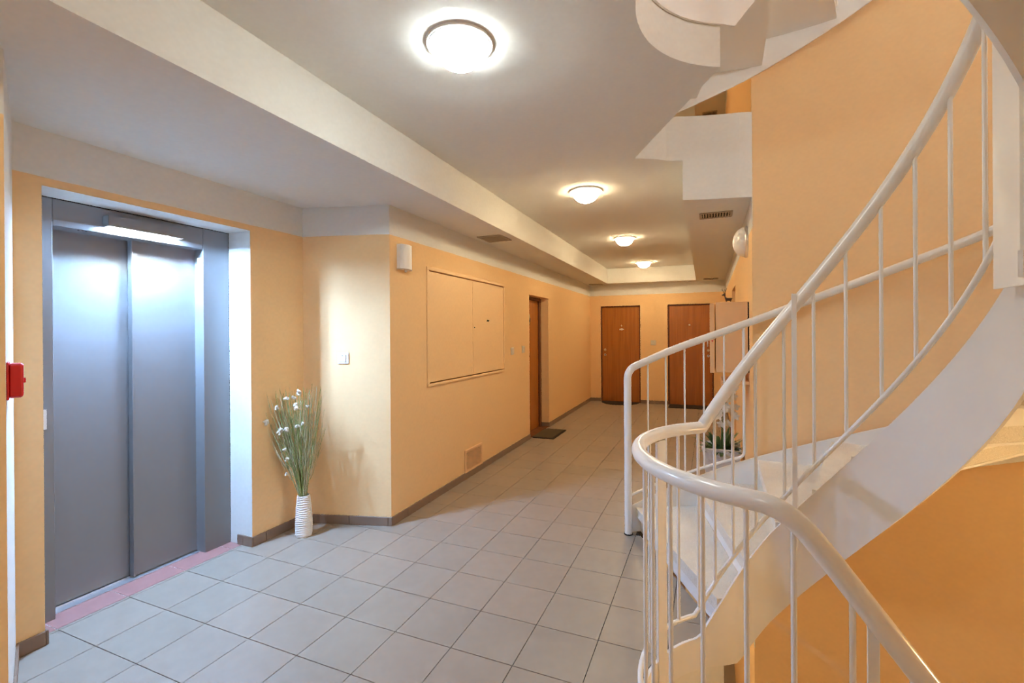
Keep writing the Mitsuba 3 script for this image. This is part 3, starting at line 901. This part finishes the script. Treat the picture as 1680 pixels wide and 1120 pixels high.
# ------------------------------------------------------------------ mats
mat1 = thing('door_mat', 'dark rectangular door mat in front of the recessed left door', 'door mat')
mp_ = Polygon([(-2.262, 5.985), (-1.925, 5.985), (-1.925, 6.60), (-2.262, 6.60)])
part(mat1, 'border', extrude(mp_, 0.0, 0.010), 'mat_dark')
part(mat1, 'pile', extrude(mp_.buffer(-0.03), 0.010, 0.014), 'mat_brown')
mat2 = thing('door_mat', 'dark half round door mat at the left end door', 'door mat')
cxm = EW.at(0.612, 0, 0.0)
mp2 = Polygon([(cxm[0] - 0.37, cxm[1] - 0.01)] + [(cxm[0] + 0.37 * math.cos(a), cxm[1] - 0.01 - 0.40 * math.sin(a)) for a in np.linspace(math.pi, 0, 28)])
part(mat2, 'border', extrude(mp2, 0.0, 0.012), 'mat_dark')
part(mat2, 'pile', extrude(mp2.buffer(-0.04), 0.012, 0.016), 'mat_dark')
mat3 = thing('door_mat', 'dark flat door mat at the right end door', 'door mat')
part(mat3, 'border', extrude(sbox(-0.72, 9.25, 0.05, 9.64), 0.0, 0.010), 'mat_dark')
part(mat3, 'pile', extrude(sbox(-0.69, 9.28, 0.02, 9.61), 0.010, 0.013), 'mat_dark')

# ------------------------------------------------------------------ vase and dried flowers
VX, VY = -2.668, 2.502
vase = thing('vase', 'slim white ribbed ceramic vase on the floor in the lift corner', 'vase')
na, nz = 72, 200
zv = np.linspace(0, 0.288, nz)
rv = np.interp(zv, [0, 0.02, 0.10, 0.20, 0.27, 0.288], [0.049, 0.054, 0.0555, 0.050, 0.042, 0.041])
av = np.linspace(0, 2 * np.pi, na, endpoint=False)
A_, Z_ = np.meshgrid(av, zv)
ph = Z_ / 0.0150 + 0.30 * np.sin(2 * A_ + 0.8) + 0.28 * np.sin(A_ * 3 + Z_ * 25)
rib = (np.abs(np.sin(np.pi * ph)) ** 0.6 - 0.6) * 0.0085 * np.clip((0.288 - Z_) / 0.01, 0, 1)
Rv = rv[:, None] + rib
outer_ = np.stack([VX + Rv * np.cos(A_), VY + Rv * np.sin(A_), Z_], -1)
inner_z = np.linspace(0.288, 0.05, 10)
ri_ = np.interp(inner_z, zv, rv) - 0.006
inn = np.stack([VX + np.outer(ri_, np.cos(av)), VY + np.outer(ri_, np.sin(av)), np.repeat(inner_z[:, None], na, 1)], -1)
V_ = np.vstack([outer_.reshape(-1, 3), inn.reshape(-1, 3), [[VX, VY, 0.0]], [[VX, VY, 0.05]]])
F_ = []
rows_ = nz + 10
for i in range(rows_ - 1):
    for j in range(na):
        j2 = (j + 1) % na
        F_ += [[i * na + j, i * na + j2, (i + 1) * na + j2], [i * na + j, (i + 1) * na + j2, (i + 1) * na + j]]
for j in range(na):
    j2 = (j + 1) % na
    F_ += [[rows_ * na, j2, j], [rows_ * na + 1, (rows_ - 1) * na + j, (rows_ - 1) * na + j2]]
part(vase, 'body', trimesh.Trimesh(V_, F_, process=False), 'ceramic', 50)

bq = thing('dried_bouquet', 'tall dried grass bouquet with small white flower heads in the ribbed vase', 'bouquet')
LAT = right0                                    # the bouquet fans out sideways and a little deep
DEP = np.array([fwd[0], fwd[1], 0.0])


def keep_in(p):
    p = np.array(p, float)
    p[0] = max(p[0], -2.838)
    lim = 2.68 + (p[0] + 2.85) * 0.2875 - 0.012
    p[1] = min(p[1], lim)
    return p


def stem_path(u, z, d, bend=0.0, n=8):
    p0 = np.array([VX, VY, 0.20]) + LAT * rng.uniform(-0.02, 0.02) + DEP * rng.uniform(-0.02, 0.02)
    neck = np.array([VX, VY, 0.288]) + LAT * np.clip(u * 0.16, -0.028, 0.028) + DEP * np.clip(d * 0.16, -0.025, 0.025)
    end = np.array([VX, VY, z]) + LAT * u + DEP * d
    out = [p0]
    for t in np.linspace(0, 1, n):
        q = neck + (end - neck) * t
        q = q + LAT * (u * 0.22 * (t * (t - 1)) + bend * math.sin(math.pi * t)) + DEP * (0.2 * d * t * (t - 1))
        out.append(keep_in(q))
    return np.array(out)


mats_ = ['stem_green', 'stem_olive', 'stem_pale', 'stem_green', 'stem_olive']
for i in range(64):
    u = rng.uniform(-0.235, 0.125)
    z = rng.uniform(0.80, 1.035) + 0.05 * (u > 0.02)
    z = min(z, 1.07)
    d = rng.uniform(-0.09, 0.11)
    P_ = stem_path(u, z, d, rng.uniform(-0.02, 0.02))
    part(bq, 'stem', tube(P_, np.linspace(0.0029, 0.0014, len(P_)), 5), mats_[i % 5])
tw = []
for i in range(260):
    u = rng.uniform(-0.25, 0.14); z = rng.uniform(0.62, 1.05); d = rng.uniform(-0.09, 0.11)
    P_ = stem_path(u, z, d, rng.uniform(-0.02, 0.02))
    t0 = rng.integers(3, 6)
    q = P_[t0:].copy()
    wob = np.cumsum(rng.normal(0, 0.006, q.shape), 0)
    q = np.array([keep_in(a) for a in q + wob])
    tw.append(tube(q, np.linspace(0.0015, 0.0008, len(q)), 4))
part(bq, 'twigs', cat_(*tw[:150]), 'stem_pale', kind='stuff', label='fine pale grass twigs')
part(bq, 'twigs', cat_(*tw[150:]), 'stem_green', kind='stuff', label='fine green grass twigs')


def blossom(c, r, seed):
    g = np.random.default_rng(seed)
    ms = []
    for q in range(9):
        m = icosphere(subdivisions=1, radius=r * g.uniform(0.42, 0.6))
        m.apply_translation(g.normal(0, r * 0.38, 3))
        ms.append(m)
    return cat_(*ms).apply_translation(c)


heads = [(-0.238, 0.812), (-0.218, 0.83), (-0.145, 0.927), (-0.085, 0.985), (0.015, 1.02), (0.02, 1.04), (-0.03, 0.935), (0.005, 0.925), (-0.145, 0.745), (-0.125, 0.76), (-0.075, 0.772),
         (-0.015, 0.79), (0.045, 0.815), (-0.098, 0.625), (-0.072, 0.57), (-0.077, 0.465), (0.058, 0.925), (-0.012, 0.995)]
for i, (u, z) in enumerate(heads):
    d = rng.uniform(-0.11, -0.05)
    p = keep_in(np.array([VX, VY, z]) + LAT * u + DEP * d)
    part(bq, 'flower_head', blossom(p, 0.0165 if i < 12 else 0.0125, i), 'petal', True, label='small white dried flower head')

# ------------------------------------------------------------------ planter with orchid by the right wall
PX, PY = 0.095, 4.78
pot = thing('planter', 'square white woven planter on the floor by the right wall', 'planter')


def frustum(b, t, z0, z1, wall=0.0):
    v = []
    for h, z in ((b, z0), (t, z1)):
        v += [(-h, -h, z), (h, -h, z), (h, h, z), (-h, h, z)]
    return trimesh.PointCloud(np.array(v)).convex_hull


def pot_wall():
    o = m3d.Manifold.hull_points([[x, y, z] for z, h in ((0, 0.115), (0.36, 0.158)) for x in (-h, h) for y in (-h, h)])
    i = m3d.Manifold.hull_points([[x, y, z] for z, h in ((0.03, 0.108), (0.40, 0.152)) for x in (-h, h) for y in (-h, h)])
    me = (o - i).to_mesh()
    return trimesh.Trimesh(me.vert_properties[:, :3], me.tri_verts, process=True)


part(pot, 'body', pot_wall().apply_translation((PX, PY, 0)), 'rattan')
rimm = cat_(*[tube([(PX + a[0] * 0.158, PY + a[1] * 0.158, 0.36), (PX + b[0] * 0.158, PY + b[1] * 0.158, 0.36)], 0.009, 8) for a, b in (((-1, -1), (1, -1)), ((1, -1), (1, 1)), ((1, 1), (-1, 1)), ((-1, 1), (-1, -1)))])
part(pot, 'rim', rimm, 'rattan', 40)
wv = []
for sd in range(4):
    for r_i in range(20):
        z = 0.012 + r_i * 0.0172
        h = 0.115 + 0.043 * z / 0.36
        for c_i in range(9):
            w = 2 * h / 9
            x = -h + w * (c_i + 0.5)
            ph_ = (c_i + r_i) % 2
            if ph_:
                m = box(x - w * 0.55, x + w * 0.55, -h - 0.006, -h + 0.002, z, z + 0.0145, 0.002)
                m.apply_transform(trimesh.transformations.rotation_matrix(sd * math.pi / 2, (0, 0, 1)))
                wv.append(m)
part(pot, 'weave', cat_(*wv).apply_translation((PX, PY, 0)), 'rattan', kind='stuff', label='white basket weave strips')

plant = thing('potted_plant', 'artificial white orchid with dark strap leaves in the woven planter', 'plant')
part(plant, 'soil', frustum(0.132, 0.138, 0.25, 0.315).apply_translation((PX, PY, 0)), 'soil')


def blade(o, az, ln, lift, w, droop):
    n = 9
    t = np.linspace(0, 1, n)
    rr = ln * t * math.cos(lift)
    z = ln * t * math.sin(lift) - droop * t * t
    ww = w * np.sin(np.pi * np.clip(0.12 + 0.88 * t, 0, 1)) ** 0.7 + 0.0008
    d = np.array([math.cos(az), math.sin(az), 0]); s = np.array([-math.sin(az), math.cos(az), 0])
    v, f = [], []
    for i in range(n):
        c = np.asarray(o) + d * rr[i] + np.array([0, 0, z[i]])
        v += [c - s * ww[i] + (0, 0, 0.25 * ww[i]), c, c + s * ww[i] + (0, 0, 0.25 * ww[i])]
    for i in range(n - 1):
        for q in (0, 1):
            a = 3 * i + q
            f += [[a, a + 1, a + 4], [a, a + 4, a + 3]]
    v = np.array(v)
    v[:, 0] = np.minimum(v[:, 0], 0.275)
    k = len(v)
    vb = v - np.array([0, 0, 0.0012])
    fb = [[k + a, k + c, k + b] for a, b, c in f]
    return trimesh.Trimesh(np.vstack([v, vb]), f + fb, process=False)


for i in range(70):
    az = rng.uniform(0, 2 * math.pi)
    lift = rng.uniform(0.25, 1.35)
    ln = rng.uniform(0.16, 0.30)
    part(plant, 'leaf', blade((PX + 0.03 * math.cos(az), PY + 0.03 * math.sin(az), 0.31), az, ln, lift, 0.016, rng.uniform(0.02, 0.10)), 'leaf_dark' if i % 3 else 'leaf_mid', True)
for i, (dx, dy, hz) in enumerate(((0.05, -0.03, 0.82), (0.10, 0.02, 0.90), (0.02, 0.04, 0.74))):
    P_ = fillet([(PX, PY, 0.31), (PX + dx * 0.3, PY + dy * 0.3, hz * 0.75), (PX + dx, PY + dy, hz)], 0.12, 6)
    part(plant, 'stalk', tube(P_, 0.003, 6), 'leaf_mid')


def orchid(c, az, size, seed):
    g = np.random.default_rng(seed)
    ms = []
    for q in range(5):
        a = q / 5 * 2 * math.pi + 0.3
        m = icosphere(subdivisions=2, radius=size * 0.5).apply_scale((1.0, 0.62, 0.10))
        m.apply_translation((size * 0.48, 0, 0.012))
        m.apply_transform(trimesh.transformations.rotation_matrix(-0.25, (0, 1, 0)))
        m.apply_transform(trimesh.transformations.rotation_matrix(a, (0, 0, 1)))
        ms.append(m)
    ms.append(icosphere(subdivisions=1, radius=size * 0.16).apply_translation((0, 0, 0.015)))
    m = cat_(*ms)
    m.apply_transform(trimesh.transformations.rotation_matrix(math.pi / 2 + g.normal(0, 0.3), (1, 0, 0)))
    m.apply_transform(trimesh.transformations.rotation_matrix(az, (0, 0, 1)))
    return m.apply_translation(c)


for i in range(18):
    c = (PX + rng.uniform(-0.02, 0.13), PY + rng.uniform(-0.09, 0.05), rng.uniform(0.58, 0.95))
    c = (min(c[0], 0.215), c[1], c[2])
    part(plant, 'blossom', orchid(c, rng.uniform(-0.6, 0.4), 0.045, 100 + i), 'petal', True, label='white orchid blossom')
